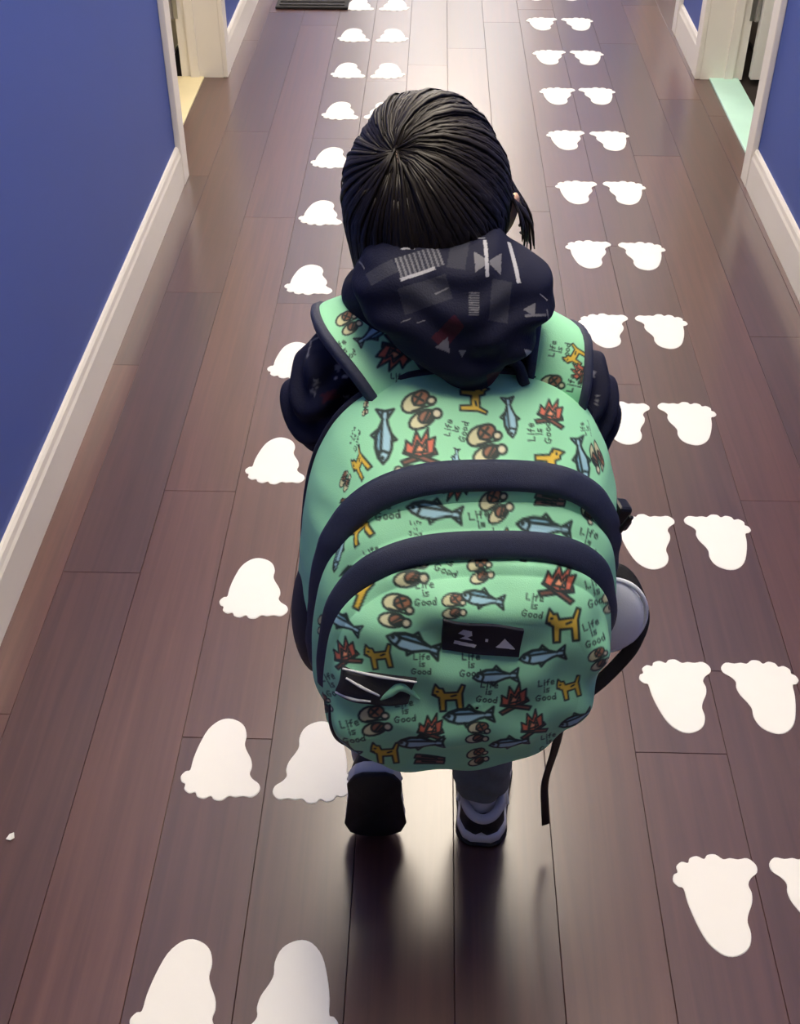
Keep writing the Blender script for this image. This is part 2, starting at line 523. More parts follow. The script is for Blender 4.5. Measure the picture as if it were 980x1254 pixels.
def leaf(name, x0, x1, y0, y1, label, hinge_x=None, hinge_y=None, panel='y'):
    d = boxes(name, [(x0, x1, y0, y1, 0.012, DH - .004)], M['door'], bev=.002, kind='structure')
    tag(d, label)
    if hinge_x is not None:
        for hz in (0.25, 1.0, 1.8):
            bm = bmesh.new()
            bmesh.ops.create_cone(bm, cap_ends=True, segments=12, radius1=.007, radius2=.007, depth=.09, matrix=Matrix.Translation((hinge_x, hinge_y, hz)))
            box_into(bm, hinge_x - .022, hinge_x + .022, hinge_y + .004, hinge_y + .007, hz - .045, hz + .045)
            me = bpy.data.meshes.new('hinge'); bm.to_mesh(me); bm.free()
            link('hinge', me, M['steel'], d)
    return d
# two leaves standing open into the side rooms, hinged on the far jambs; one shut leaf further on
lx = XL - WT
leaf('door_1', lx - .78, lx - .022, DL[1] - .035, DL[1], 'white door standing open into the room with the warm-light-tinted floor', lx - .011, DL[1] - .012)
rx = XR + WT
leaf('door_2', rx + .022, rx + .78, DR[1] - .035, DR[1], 'white door standing open beside the teal-light-tinted threshold', rx + .011, DR[1] - .012)
d3 = leaf('door_3', XR + .06, XR + .10, DR2[0] + .003, DR2[1] - .003, 'white door standing shut further along the hall')
bm = bmesh.new()
bmesh.ops.create_uvsphere(bm, u_segments=16, v_segments=10, radius=.028, matrix=Matrix.Translation((XR + .02, DR2[0] + .07, 1.0)))
bmesh.ops.create_cone(bm, cap_ends=True, segments=12, radius1=.011, radius2=.011, depth=.05, matrix=Matrix.Translation((XR + .04, DR2[0] + .07, 1.0)) @ Matrix.Rotation(math.pi / 2, 4, 'Y'))
me = bpy.data.meshes.new('knob'); bm.to_mesh(me); bm.free()
link('knob', me, M['steel'], d3)

boxes('threshold_left', [(-1.0, -0.8262, DL[0], DL[1], -.003, .004)], M['warm_light_tint_floor'], bev=.0015, kind='structure')
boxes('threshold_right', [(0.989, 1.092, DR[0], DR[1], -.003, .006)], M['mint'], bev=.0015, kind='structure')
# side rooms behind the doorways
boxes('floor_left_room', [(-2.6, -0.985, 2.4, 5.6, -.06, 0.0)], M['warm_light_tint_floor'], kind='structure')
boxes('wall_left_room', [(-2.7, -2.6, 2.4, 5.6, 0, CEIL), (-2.6, lx, 2.3, 2.4, 0, CEIL), (-2.6, lx, 5.6, 5.7, 0, CEIL)], M['room'], kind='structure')
boxes('ceiling_left_room', [(-2.6, -0.985, 2.4, 5.6, CEIL, CEIL + .06)], M['ceiling'], kind='structure')
boxes('floor_right_room', [(1.22, 2.8, 2.4, 5.6, -.06, 0.0)], M['dark_floor'], kind='structure')
boxes('wall_right_room', [(2.8, 2.9, 2.4, 5.6, 0, CEIL), (rx, 2.8, 2.3, 2.4, 0, CEIL), (rx, 2.8, 5.6, 5.7, 0, CEIL)], M['room'], kind='structure')
boxes('ceiling_right_room', [(1.22, 2.8, 2.4, 5.6, CEIL, CEIL + .06)], M['ceiling'], kind='structure')

# unseen glowing glazing added at the hall's end to brighten the far floor
M['fill_glow'] = mat('fill_glow_glass', (.8, .85, .9), .1, emit=(1.0, .96, .90), strength=0.5)
wf = boxes('added_glow_window_1', [(-.55, -.48, Y1 - .05, Y1, 0, 2.25), (.68, .75, Y1 - .05, Y1, 0, 2.25), (-.48, .68, Y1 - .05, Y1, 2.18, 2.25), (-.48, .68, Y1 - .05, Y1, 0, .2), (.065, .135, Y1 - .05, Y1, .2, 2.18)], M['white'], kind='structure')
boxes('pane', [(-.48, .065, Y1 - .03, Y1 - .02, .2, 2.18)], M['fill_glow'], wf)
boxes('pane', [(.135, .68, Y1 - .03, Y1 - .02, .2, 2.18)], M['fill_glow'], wf)

# ceiling lamps
def ceiling_lamp(x, y, wx, wy, label, group):
    t = empty('ceiling_light', (x, y, CEIL))
    tag(t, label, 'ceiling light', group)
    boxes('frame', [(-wx / 2 - .02, -wx / 2, -wy / 2 - .02, wy / 2 + .02, -.02, 0), (wx / 2, wx / 2 + .02, -wy / 2 - .02, wy / 2 + .02, -.02, 0),
                    (-wx / 2, wx / 2, -wy / 2 - .02, -wy / 2, -.02, 0), (-wx / 2, wx / 2, wy / 2, wy / 2 + .02, -.02, 0)], M['white'], t, bev=.003)
    boxes('diffuser', [(-wx / 2, wx / 2, -wy / 2, wy / 2, -.11, -.005)], M['lamp'], t)
for (lx_, ly_, ll_), where_ in zip(LAMPS, ('between the child and the open doors', 'beyond the two open doors', 'nearest the added glowing end glazing', 'added above the child to brighten the backpack')):
    ceiling_lamp(lx_, ly_, .55, ll_, 'flat white light panel on the hallway ceiling, ' + where_, 'light panels of the hallway')
ceiling_lamp(-1.75, 3.9, .4, .4, 'square light panel on the ceiling of the room with the warm-light-tinted floor', None)
ceiling_lamp(2.0, 3.9, .4, .4, 'square light panel on the ceiling of the dark-floored room', None)

# ------------------------------------------------------------------ footprints on the floor
FOOT = [(.038, -.002), (.052, .000), (.062, -.011), (.061, -.024), (.050, -.034), (.044, -.045), (.046, -.058), (.043, -.074), (.034, -.092), (.030, -.105),
        (.031, -.122), (.026, -.140), (.015, -.152), (-.002, -.158), (-.018, -.153), (-.033, -.135), (-.043, -.105), (-.049, -.075), (-.051, -.052),
        (-.058, -.049), (-.064, -.040), (-.061, -.029), (-.055, -.025), (-.055, -.015), (-.046, -.007), (-.037, -.009), (-.033, -.001), (-.022, .003), (-.012, -.002),
        (-.006, .005), (.006, .006), (.016, -.002), (.026, .000)]
def foot_mesh(mirror):
    P = np.array(FOOT)
    P = np.vstack([P, P[:1]])
    pts = []
    n = len(P) - 1
    for i in range(n):
        a, b, c, d = P[(i - 1) % n], P[i], P[(i + 1) % n], P[(i + 2) % n]
        for f in (0, .34, .67):
            pts.append(.5 * (2 * b + (c - a) * f + (2 * a - 5 * b + 4 * c - d) * f ** 2 + (3 * b - a - 3 * c + d) * f ** 3))
    pts = np.array(pts)
    pts[:, 1] += .078
    if mirror: pts[:, 0] *= -1
    bm = bmesh.new()
    lo = [bm.verts.new((x, y, 0)) for x, y in pts]
    hi = [bm.verts.new((x * .985, y * .985, .0011)) for x, y in pts]
    m = len(pts)
    for i in range(m):
        bm.faces.new([lo[i], lo[(i + 1) % m], hi[(i + 1) % m], hi[i]])
    bm.faces.new(hi); bm.faces.new(lo[::-1])
    bmesh.ops.recalc_face_normals(bm, faces=bm.faces)
    me = bpy.data.meshes.new('footprint_decal'); bm.to_mesh(me); bm.free()
    me.materials.append(M['decal'])
    return me
FM = {False: foot_mesh(False), True: foot_mesh(True)}
ORD = ['first', 'second', 'third', 'fourth', 'fifth', 'sixth', 'seventh', 'eighth', 'ninth', 'tenth', 'eleventh', 'twelfth', 'thirteenth']
def footprint(x, y, mirror, turned, where, group):
    o = link('footprint_decal', FM[mirror])
    o.location = (x + rng.uniform(-.002, .002), y + rng.uniform(-.003, .003), 0.0002)
    o.rotation_euler = (0, 0, (math.pi if turned else 0) + rng.uniform(-.04, .04))
    foot = 'right' if mirror else 'left'
    tag(o, 'white %s-foot decal, toes %s, %s' % (foot, 'back past the child' if turned else 'the way the child walks', where), 'footprint', group)
for i in range(12):       # row with toes the way the child walks
    y = 1.036 + .3952 * i - .078
    w = ('%s pair past the strap tail' % ORD[i - 1]) if i else 'pair level with the strap tail'
    for m, dx in ((False, -.070), (True, .072)):
        footprint(.503 + dx, y, m, False, w, 'footprints pointing ahead')
for i in range(12):       # row with toes against the child's walk
    y = 0.728 + .3948 * i + .078
    w = 'pair behind the child' if i == 0 else ('pair beside the tipped shoe' if i == 1 else '%s pair past the tipped shoe' % ORD[i - 2])
    for m, dx in ((True, -.073), (False, .073)):
        footprint(-.240 + dx, y, m, True, w, 'footprints pointing back')

# ------------------------------------------------------------------ small things on the floor
bm = bmesh.new()
box_into(bm, -.15, .15, -.27, .27, 0, .010, bev=.003)
me = bpy.data.meshes.new('floor_mat'); bm.to_mesh(me); bm.free()
fm = link('floor_mat', me, M['mat'])
fm.location = (-.508, 5.345, .0002)
tag(fm, 'black mat lying on the wood floor beyond the open doors', 'mat')
for k in range(12):
    r_ = boxes('rib', [(-.135, .135, -.25 + k * .0425, -.225 + k * .0425, .0095, .014)], M['mat'], fm, bev=.002)
bm = bmesh.new()
pv = [(-.006, -.004, .001), (.002, -.007, .003), (.006, -.001, .0008), (.004, .006, .004), (-.003, .005, .0012)]
a_ = [bm.verts.new(p) for p in pv]; b_ = [bm.verts.new((p[0], p[1], p[2] + .0008)) for p in pv]
bm.faces.new(a_[::-1]); bm.faces.new(b_)
for i in range(5): bm.faces.new([a_[i], a_[(i + 1) % 5], b_[(i + 1) % 5], b_[i]])
me = bpy.data.meshes.new('paper_scrap'); bm.to_mesh(me); bm.free()
ps = link('paper_scrap', me, M['paper']); ps.location = (-.612, 1.042, -.0008)
tag(ps, 'tiny white paper scrap lying on the bare wood floor', 'scrap')

# ------------------------------------------------------------------ the child
child = empty('person', (0.02, 1.12, 0))
tag(child, 'child walking away in navy printed hooded jacket, grey trousers and black-and-white sneakers', 'person')
ROOT = Vector((0.02, 1.12, 0))
def to_local(me, root=ROOT):
    me.transform(Matrix.Translation(-root))
    return me

CX = 0.022
# joints
PEL, CHEST, NECK = (CX, 1.125, .50), (CX, 1.125, .74), (.004, 1.135, .855)
SH = {-1: (CX - .118, 1.115, .818), 1: (CX + .124, 1.115, .804)}
EL = {-1: (CX - .142, 1.092, .718), 1: (CX + .152, 1.09, .700)}
WR = {-1: (CX - .095, 1.215, .745), 1: (CX + .100, 1.215, .725)}
HIP = {-1: (CX - .055, 1.125, .47), 1: (CX + .058, 1.125, .47)}
KN = {-1: (-.050, 1.185, .285), 1: (.085, 1.14, .275)}
AN = {-1: (-.064, 1.105, .155), 1: (.090, 1.088, .070)}

def chain(pts, rad):
    return skin_mesh('chain', [tuple(p) for p in pts], [(i, i + 1) for i in range(len(pts) - 1)], rad, 2)

def hand(side):
    """palm and five separate fingers curled round the strap, each rooted inside the palm"""
    w = Vector(WR[side]); palm = w + Vector((side * -.012, .030, .022))
    out = [chain([w, w + (palm - w) * .5, palm, palm + Vector((side * -.004, .012, .004))], [.021, .022, .027, .020])]
    for k, ln in enumerate((.036, .042, .040, .032)):
        base = palm + Vector((side * -.004, .010, .021 - k * .0140))
        j1 = base + Vector((side * -.016, ln * .45, .002))
        j2 = j1 + Vector((side * -.018, -ln * .10, 0))
        j3 = j2 + Vector((side * .004, -ln * .42, -.002))
        out.append(chain([palm, base, j1, j2, j3], [.010, .0074, .0072, .0070, .0066]))
    out.append(chain([palm, palm + Vector((side * -.012, -.008, .024)), palm + Vector((side * -.028, -.004, .033)), palm + Vector((side * -.040, .008, .034))], [.012, .0085, .0078, .0070]))
    return out

limbs = [chain([PEL, (CX, 1.13, .60), CHEST, (CX - .005, 1.13, .81), NECK, (.0, 1.142, .90)], [.060, .068, .076, .060, .042, .044])]
for s in (-1, 1):
    limbs.append(chain([(CX, 1.13, .79), SH[s], EL[s], WR[s]], [.045, .038, .031, .021]))
    limbs += hand(s)
    foot = (AN[s][0], AN[s][1] + (.045 if s > 0 else -.012), AN[s][2] + (-.035 if s > 0 else -.085))
    limbs.append(chain([(CX, 1.125, .50), HIP[s], KN[s], AN[s], foot], [.045, .045, .034, .025, .022]))
# head: skull, jaw, nose, ears, brow
HC = Vector((-.005, 1.146, .972))
head_parts = [blob(HC, (.074, .088, .098)), blob(HC + Vector((0, .030, -.048)), (.058, .056, .055)), blob(HC + Vector((0, .088, -.018)), (.010, .012, .012)),
              blob(HC + Vector((0, .080, -.002)), (.006, .012, .018)), blob(HC + Vector((0, .078, -.050)), (.020, .012, .007)),
              blob(HC + Vector((.085, -.006, -.010)), (.008, .017, .026), (0.1, 0.25, -.35), 16), blob(HC + Vector((-.078, .004, -.012)), (.008, .017, .026), (0.1, -.25, .35), 16)]
for s in (-1, 1): head_parts.append(blob(HC + Vector((s * .030, .076, .016)), (.020, .010, .006)))
body_me = remesh('body', limbs + head_parts, .0025, 2)
bc = coords(body_me)
colr = np.tile(np.array((.62, .38, .26)), (len(bc), 1))
lip = (abs(bc[:, 0] - HC.x) < .02) & (abs(bc[:, 2] - (HC.z - .050)) < .006) & (bc[:, 1] > HC.y + .07)
colr[lip] = (.45, .16, .14)
set_colors(body_me, colr)
to_local(body_me)
link('body', body_me, M['skin'], child, True)
M['eye'] = mat('eye_white_and_iris', (.03, .02, .015), .15)
for s in (-1, 1):
    e = blob(HC + Vector((s * .030, .0775, .002)), (.011, .007, .008), seg=16)
    e.name = 'eye'; to_local(e); link('eye', e, M['eye'], child, True)

# trousers
tparts = [skin_mesh('hips', [(CX, 1.125, .55), (CX, 1.125, .50), (CX, 1.125, .44)], [(0, 1), (1, 2)], [(.100, .085), (.108, .092), (.090, .080)], 2)]
for s in (-1, 1):
    mid = tuple(.5 * (np.array(HIP[s]) + np.array(KN[s])))
    cuff = (AN[s][0], AN[s][1] + (.004 if s > 0 else .010), AN[s][2] + (-.012 if s > 0 else .030))
    tparts.append(chain([(HIP[s][0], HIP[s][1], .50), HIP[s], mid, KN[s], tuple(.5 * (np.array(KN[s]) + np.array(cuff))), cuff], [.070, .072, .064, .054, .048, .045]))
tr = remesh('trousers', tparts, .006, 2, 1)
c = coords(tr); n_ = normals(tr)
c += n_ * (.0018 * np.sin(c[:, 2:3] * 190 + 3 * np.sin(c[:, :1] * 60)) * np.clip((.34 - c[:, 2:3]) * 6, .15, 1))
set_mesh_coords(tr, c)
to_local(tr)
link('trousers', tr, M['pants'], child, True)

# jacket: torso, sleeves, collar ring and hood pouch in one cloth
V = [(CX, 1.128, .475), (CX, 1.13, .60), (CX, 1.13, .72), (CX, 1.13, .795), (.006, 1.133, .845)]
Rd = [(.105, .088), (.103, .088), (.108, .085), (.090, .072), (.052, .05)]
Eg = [(0, 1), (1, 2), (2, 3), (3, 4)]
jparts = [skin_mesh('torso', V, Eg, Rd, 2)]
for s in (-1, 1):
    mid = .5 * (np.array(SH[s]) + np.array(EL[s])) + np.array((s * .008, -.004, 0))
    Va = [(CX + s * .03, 1.13, .79), SH[s], tuple(mid), EL[s], tuple(.5 * (np.array(EL[s]) + np.array(WR[s]))), WR[s]]
    jparts.append(skin_mesh('sleeve', Va, [(i, i + 1) for i in range(5)], [.050, .052, .052, .047, .040, .032], 2))
jk = remesh('jacket', jparts, .006, 4, 1)
c = coords(jk); n_ = normals(jk)
fold = np.sin(c[:, 2] * 150 + 4 * np.sin(c[:, 0] * 40 + 1) + 3 * np.sin(c[:, 1] * 55)) * .0035 + np.sin(c[:, 0] * 120 + c[:, 2] * 60) * .002
arm = np.clip((abs(c[:, 0] - CX) - .08) * 20, .1, 1.3)
c += n_ * (fold * arm)[:, None]
set_mesh_coords(jk, c)

JBASE = (.0058, .0070, .026)
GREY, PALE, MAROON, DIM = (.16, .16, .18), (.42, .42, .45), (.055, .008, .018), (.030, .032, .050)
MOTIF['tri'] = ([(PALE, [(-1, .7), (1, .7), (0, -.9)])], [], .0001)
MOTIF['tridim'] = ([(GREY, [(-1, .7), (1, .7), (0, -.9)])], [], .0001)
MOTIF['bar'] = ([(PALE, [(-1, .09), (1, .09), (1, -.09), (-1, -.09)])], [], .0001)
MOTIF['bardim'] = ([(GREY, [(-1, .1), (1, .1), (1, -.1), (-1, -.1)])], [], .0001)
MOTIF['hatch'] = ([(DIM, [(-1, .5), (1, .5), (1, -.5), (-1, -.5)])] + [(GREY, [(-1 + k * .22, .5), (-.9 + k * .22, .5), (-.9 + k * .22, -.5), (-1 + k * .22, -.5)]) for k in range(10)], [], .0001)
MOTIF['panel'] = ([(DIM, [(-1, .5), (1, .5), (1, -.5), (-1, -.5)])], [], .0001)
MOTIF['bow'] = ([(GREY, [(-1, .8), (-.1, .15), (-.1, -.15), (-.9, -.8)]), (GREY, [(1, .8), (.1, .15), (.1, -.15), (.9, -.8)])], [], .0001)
MOTIF['maroon'] = ([(MAROON, [(-1, .3), (.8, .7), (1, -.2), (-.7, -.7)])], [], .0001)
def px(items, dfun):
    """reads (kind, column, row, size, degrees) off a flat chart of the cloth, 1450 units per metre at unit distance"""
    return [(k, (a - 490) / F_PX * dfun(b), (627 - b) / F_PX * dfun(b), s * dfun(b) / F_PX, math.radians(r)) for k, a, b, s, r in items]
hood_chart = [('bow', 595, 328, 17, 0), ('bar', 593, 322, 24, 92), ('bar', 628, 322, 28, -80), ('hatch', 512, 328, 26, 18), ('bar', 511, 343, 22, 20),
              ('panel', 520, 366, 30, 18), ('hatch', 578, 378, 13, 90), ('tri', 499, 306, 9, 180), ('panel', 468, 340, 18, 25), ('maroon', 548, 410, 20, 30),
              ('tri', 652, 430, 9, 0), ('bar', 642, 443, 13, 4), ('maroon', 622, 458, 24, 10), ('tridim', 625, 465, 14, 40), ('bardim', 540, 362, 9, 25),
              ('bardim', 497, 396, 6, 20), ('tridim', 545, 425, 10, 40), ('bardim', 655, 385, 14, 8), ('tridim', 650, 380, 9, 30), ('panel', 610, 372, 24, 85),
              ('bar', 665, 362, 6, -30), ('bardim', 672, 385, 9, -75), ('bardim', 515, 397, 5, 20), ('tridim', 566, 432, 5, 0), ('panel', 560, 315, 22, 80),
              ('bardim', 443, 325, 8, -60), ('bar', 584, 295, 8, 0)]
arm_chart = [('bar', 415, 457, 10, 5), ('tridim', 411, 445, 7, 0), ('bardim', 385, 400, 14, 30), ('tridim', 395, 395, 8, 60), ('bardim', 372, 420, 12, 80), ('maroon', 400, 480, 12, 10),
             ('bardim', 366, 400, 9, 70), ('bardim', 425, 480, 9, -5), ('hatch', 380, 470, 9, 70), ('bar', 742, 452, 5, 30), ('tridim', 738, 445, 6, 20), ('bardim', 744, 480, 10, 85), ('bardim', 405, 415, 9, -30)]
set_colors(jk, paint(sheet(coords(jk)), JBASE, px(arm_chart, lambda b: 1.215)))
to_local(jk)
jacket = link('jacket', jk, M['jacket'], child, True)

def hood_mesh():
    parts = []
    # rolled collar round the neck
    R1, n1, k1 = .070, 72, 20
    G = np.zeros((n1, k1, 3))
    for i in range(n1):
        a = 2 * math.pi * i / n1
        back = max(0, -math.sin(a))
        cxy = np.array((.010 + R1 * 1.12 * math.cos(a), 1.128 + R1 * math.sin(a), .874 + .040 * back))
        rad = np.array((math.cos(a), math.sin(a), 0))
        for j in range(k1):
            b = 2 * math.pi * j / k1
            G[i, j] = cxy + rad * (.022 + .006 * back) * math.cos(b) + np.array((0, 0, 1)) * (.036 + .012 * back) * math.sin(b)
    parts.append(grid_mesh('roll', G, True, True))
    # hanging pouch narrowing downwards
    n2, k2 = 40, 48
    G = np.zeros((n2, k2, 3))
    for i in range(n2):
        t = i / (n2 - 1)
        z = .974 - .150 * t
        hw = np.interp(t, (0, .10, .25, .45, .75, 1), (.050, .082, .099, .100, .064, .022))
        dp = np.interp(t, (0, .12, .4, .75, 1), (.032, .052, .060, .050, .020))
        xc = .012 + .030 * t
        yc = 1.072 - .034 * t
        for j in range(k2):
            a = 2 * math.pi * j / k2
            ca, sa = math.cos(a), math.sin(a)
            G[i, j] = (xc + hw * np.sign(ca) * abs(ca) ** .85, yc + dp * np.sign(sa) * abs(sa) ** .85, z)
    m = grid_mesh('pouch', G, False, True)
    bm = bmesh.new(); bm.from_mesh(m)
    bmesh.ops.holes_fill(bm, edges=bm.edges[:], sides=0)
    bm.to_mesh(m); bm.free()
    parts.append(m)
    return parts
hd = remesh('hood', hood_mesh(), .004, 5, 2)
c = coords(hd); n_ = normals(hd)
fold = .0030 * np.sin(c[:, 0] * 70 + c[:, 2] * 45 + 1.5 * np.sin(c[:, 2] * 50)) + .0018 * np.sin(c[:, 2] * 170 + 2 * np.sin(c[:, 0] * 50))
c += n_ * fold[:, None]
set_mesh_coords(hd, c)
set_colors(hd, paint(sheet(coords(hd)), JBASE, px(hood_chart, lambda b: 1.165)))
to_local(hd)
link('hood', hd, M['jacket'], jacket, True)

# hair: a cap with hundreds of locks running from the crown
HR = np.array((.083, .097, .103))
HCn = np.array(HC) + np.array((0, -.004, .004))
WH = unit(np.array((-.36, -.62, .72)))
A_ = unit(np.cross(WH, (0, 1, 0.2))); B_ = np.cross(WH, A_)
cap_parts = []
G = np.zeros((40, 64, 3))
def end_angle(az_dir):
    return 0
def lock_path(az, lift, wob, n=12):
    d = math.cos(az) * A_ + math.sin(az) * B_
    pts = []
    swirl = .5
    for i in range(n):
        t = i / (n - 1)
        ang = t * 2.45
        a2 = az + swirl * math.exp(-ang * 2.0)
        dd = math.cos(a2) * A_ + math.sin(a2) * B_
        v = WH * math.cos(ang) + dd * math.sin(ang)
        p = HCn + HR * v * (1 + lift)
        pts.append(p)
    P = np.array(pts)
    # below the widest point locks hang down instead of curling under
    eq = HCn[2] - .010
    out = [P[0]]
    for i in range(1, n):
        st = P[i] - out[-1]
        L = np.linalg.norm(st)
        q = out[-1] + st
        if out[-1][2] < eq or q[2] < eq:
            dirn = unit(P[i] - P[i - 1])
            front = (P[i][1] - HCn[1]) > .03
            down = np.array((0, -.02, -1.0))
            dirn = unit(dirn * (.35) + down * .65)
            inward = -(out[-1] - HCn) * np.array((1, 1, 0))
            dirn = unit(dirn + inward * 1.2)
            q = out[-1] + dirn * L
        out.append(q)
    return np.array(out)
def cut(P, zmin):
    keep = [P[0]]
    for i in range(1, len(P)):
        if P[i][2] < zmin:
            a, b = keep[-1], P[i]
            t = (a[2] - zmin) / max(a[2] - b[2], 1e-6)
            keep.append(a + (b - a) * max(0.05, min(1, t)))
            break
        keep.append(P[i])
    return np.array(keep)
def hem(P):
    e = P[min(len(P) - 1, 8)]
    y = e[1] - HCn[1]
    if y > .05: return HCn[2] + .020       # fringe over the forehead
    if y > .0: return HCn[2] - .035        # by the ears
    return HCn[2] - .082                   # nape
verts, faces = [], []
def add_lock(P, w, th):
    n = len(P)
    if n < 4: return
    Q = spline(P, 10)
    T = unit(np.gradient(Q, axis=0))
    Nn = unit(Q - HCn)
    S = unit(np.cross(T, Nn)); Nn = np.cross(S, T)
    b = len(verts)
    for i in range(10):
        t = i / 9
        ww = w * (.35 + 1.0 * math.sin(min(t * 2.0, 1) * math.pi / 2)) * (1 - t ** 5 * .85)
        hh = th * (1 - t ** 4 * .6)
        for u, v in ((-1, -.3), (-.5, .75), (.5, .75), (1, -.3), (0, -.9)):
            verts.append(tuple(Q[i] + S[i] * ww * u + Nn[i] * hh * v))
    for i in range(9):
        for j in range(5):
            a, c2 = b + i * 5 + j, b + i * 5 + (j + 1) % 5
            faces.append((a, c2, c2 + 5, a + 5))
    faces.append(tuple(b + j for j in range(4, -1, -1))); faces.append(tuple(b + 45 + j for j in range(5)))
for k in range(3000):
    az = rng.uniform(0, 2 * math.pi)
    lift = rng.uniform(.0, .028) + .02 * math.sin(az * 5) * math.sin(az * 2 + 1)
    P = lock_path(az, lift, 0)
    P = cut(P, hem(P) + rng.uniform(-.010, .016))
    # start some way from the crown so that the whorl stays thin
    P = P[rng.choice((0, 0, 0, 1, 1, 2)):]
    P = P + np.array([rng.gauss(0, .0015) for _ in range(3)])
    add_lock(P, rng.uniform(.0012, .0030), rng.uniform(.0006, .0012))
for k in range(20):      # flick of locks standing away over the ear, and loose ends on the other side
    side = 1
    p0 = HCn + np.array((side * .070, -.01 + rng.uniform(-.03, .03), .035 + rng.uniform(-.02, .02)))
    out_ = rng.uniform(.014, .030) if side > 0 else rng.uniform(.004, .010)
    P = [p0, HCn + np.array((side * .090, rng.uniform(-.025, .03), .005)), HCn + np.array((side * (.088 + out_ * .7), rng.uniform(-.02, .035), -.022)), HCn + np.array((side * (.084 + out_), rng.uniform(-.015, .035), -.05 + rng.uniform(-.008, .012)))]
    add_lock(np.array(P), rng.uniform(.0018, .004), .0018)
hair_me = bpy.data.meshes.new('hair')
hair_me.from_pydata(verts, [], faces)
# closed under-cap below the locks
bm = bmesh.new(); bm.from_mesh(hair_me)
n3, k3 = 26, 64
rows = []
for i in range(n3):
    rows.append([])
for j in range(k3):
    az = 2 * math.pi * j / k3
    P = lock_path(az, -.035, 0, 16)
    P = cut(P, hem(P))
    Q = spline(P, n3)
    for i in range(n3): rows[i].append(bm.verts.new(tuple(Q[i])))
for i in range(n3 - 1):
    for j in range(k3):
        bm.faces.new([rows[i][j], rows[i][(j + 1) % k3], rows[i + 1][(j + 1) % k3], rows[i + 1][j]])
bmesh.ops.recalc_face_normals(bm, faces=bm.faces)
bm.to_mesh(hair_me); bm.free()
to_local(hair_me)
hair = link('hair', hair_me, M['hair'], child, True)
# short parting where the scalp shows at the crown
M['scalp'] = mat('scalp_skin', (.50, .36, .27), .6)
pp = []
for q_ in (-.06, 0, .06, .12):
    v_ = unit(WH + np.array((.03, 0, 0)) + q_ * np.array((.05, -1, -.4)))
    pp.append(HCn + HR * v_ * 1.048 - np.array(ROOT))
tube('parting', pp, (.0004, .0013, .0013, .0004), M['scalp'], hair, n=24, k=8)

# shoes
def shoe(loc, rot, label):
    t = empty('shoe'); t.parent = child
    t.location = Vector(loc) - ROOT
    t.rotation_euler = rot
    if label: t['label'] = label
    L = .175
    def hw(s): return np.interp(s, (0, .04, .15, .35, .55, .75, .9, .97, 1), (.012, .024, .034, .033, .037, .041, .034, .020, .008))
    S = np.concatenate([np.linspace(0, .1, 8), np.linspace(.12, .88, 18), np.linspace(.9, 1, 8)])
    def slab(z0, z1, grow, name, m):
        ring = [(hw(s) + grow, s * L) for s in S] + [(-(hw(s) + grow), s * L) for s in S[::-1]]
        ring = [(x, y + (grow if y > L / 2 else -grow)) for x, y in ring]
        G = np.zeros((6, len(ring), 3))
        for r, (k, z) in enumerate(((0.0, z0), (.97, z0), (1.0, z0 + .003), (1.0, z1 - .003), (.97, z1), (0.0, z1))):
            for j, (x, y) in enumerate(ring):
                G[r, j] = (x * k, L / 2 + (y - L / 2) * k, z + .012 * max(0, (y / L - .75)) ** 2 * 16 * .25)
        return link(name, grid_mesh(name, G, False, True), m, t)
    slab(0, .008, .0045, 'outsole', M['shoe_black'])
    slab(.0075, .026, .003, 'midsole', M['shoe_white'])
    # upper
    K = 20
    G = np.zeros((len(S), K, 3))
    for i, s in enumerate(S):
        h = np.interp(s, (0, .06, .3, .42, .6, .85, 1), (.050, .058, .058, .062, .050, .036, .018))
        w = hw(s)
        for j in range(K):
            a = math.pi * j / (K - 1)
            x = math.cos(a)
            topw = .72 if s < .4 else .9
            G[i, j] = (w * np.sign(x) * abs(x) ** .6 * (1 - (1 - topw) * math.sin(a)), s * L, .022 + (h - .022) * math.sin(a) ** .55)
    G = np.concatenate([np.tile((0, -.002, .034), (1, K, 1)), G, np.tile((0, L - .001, .020), (1, K, 1))], 0)
    up = link('upper', grid_mesh('upper', G), M['shoe_black'], t)
    bm = bmesh.new(); bm.from_mesh(up.data)
    bmesh.ops.holes_fill(bm, edges=bm.edges[:], sides=0); bm.to_mesh(up.data); bm.free()
    # pale padded collar, side stripe, tongue and laces
    a = np.linspace(0, 2 * np.pi, 40, endpoint=False)
    ring = np.stack([.0265 * np.cos(a), .038 + .036 * np.sin(a), .060 + .004 * np.cos(2 * a) - .004 * np.sin(a)], 1)
    tube('collar', ring, .0075, M['sock'], t, closed=True, k=10)
    for s in (-1, 1):
        tube('side_stripe', [(s * .0375, .055, .030), (s * .034, .070, .045), (s * .036, .095, .040), (s * .040, .120, .030)], (.003, .004, .002), M['shoe_white'], t, n=20)
    for q in range(4):
        yy = .078 + q * .014; zz = .0625 - q * .0055
        tube('lace', [(-.022, yy, zz - .007), (0, yy + .002, zz + .003), (.022, yy, zz - .007)], .0026, M['shoe_white'], t, n=14, k=6)
    return t
RA = AN[1]
shoe((RA[0], 1.048, 0.0003), (0, 0, -.06), 'black sneaker with a white midsole standing flat on the floor')
# raised shoe: toe on the floor, sole facing back
ang = math.radians(-82)
toe = Vector((-.066, 1.058, .0))
sh2 = shoe((0, 0, 0), (ang, 0, .04), 'black sneaker tipped up on its toe with the sole facing back')
hl = Matrix.Rotation(.04, 3, 'Z') @ Matrix.Rotation(ang, 3, 'X') @ Vector((0, .175, .004))
sh2.location = (toe + Vector((0, 0, .004)) - hl) - ROOT
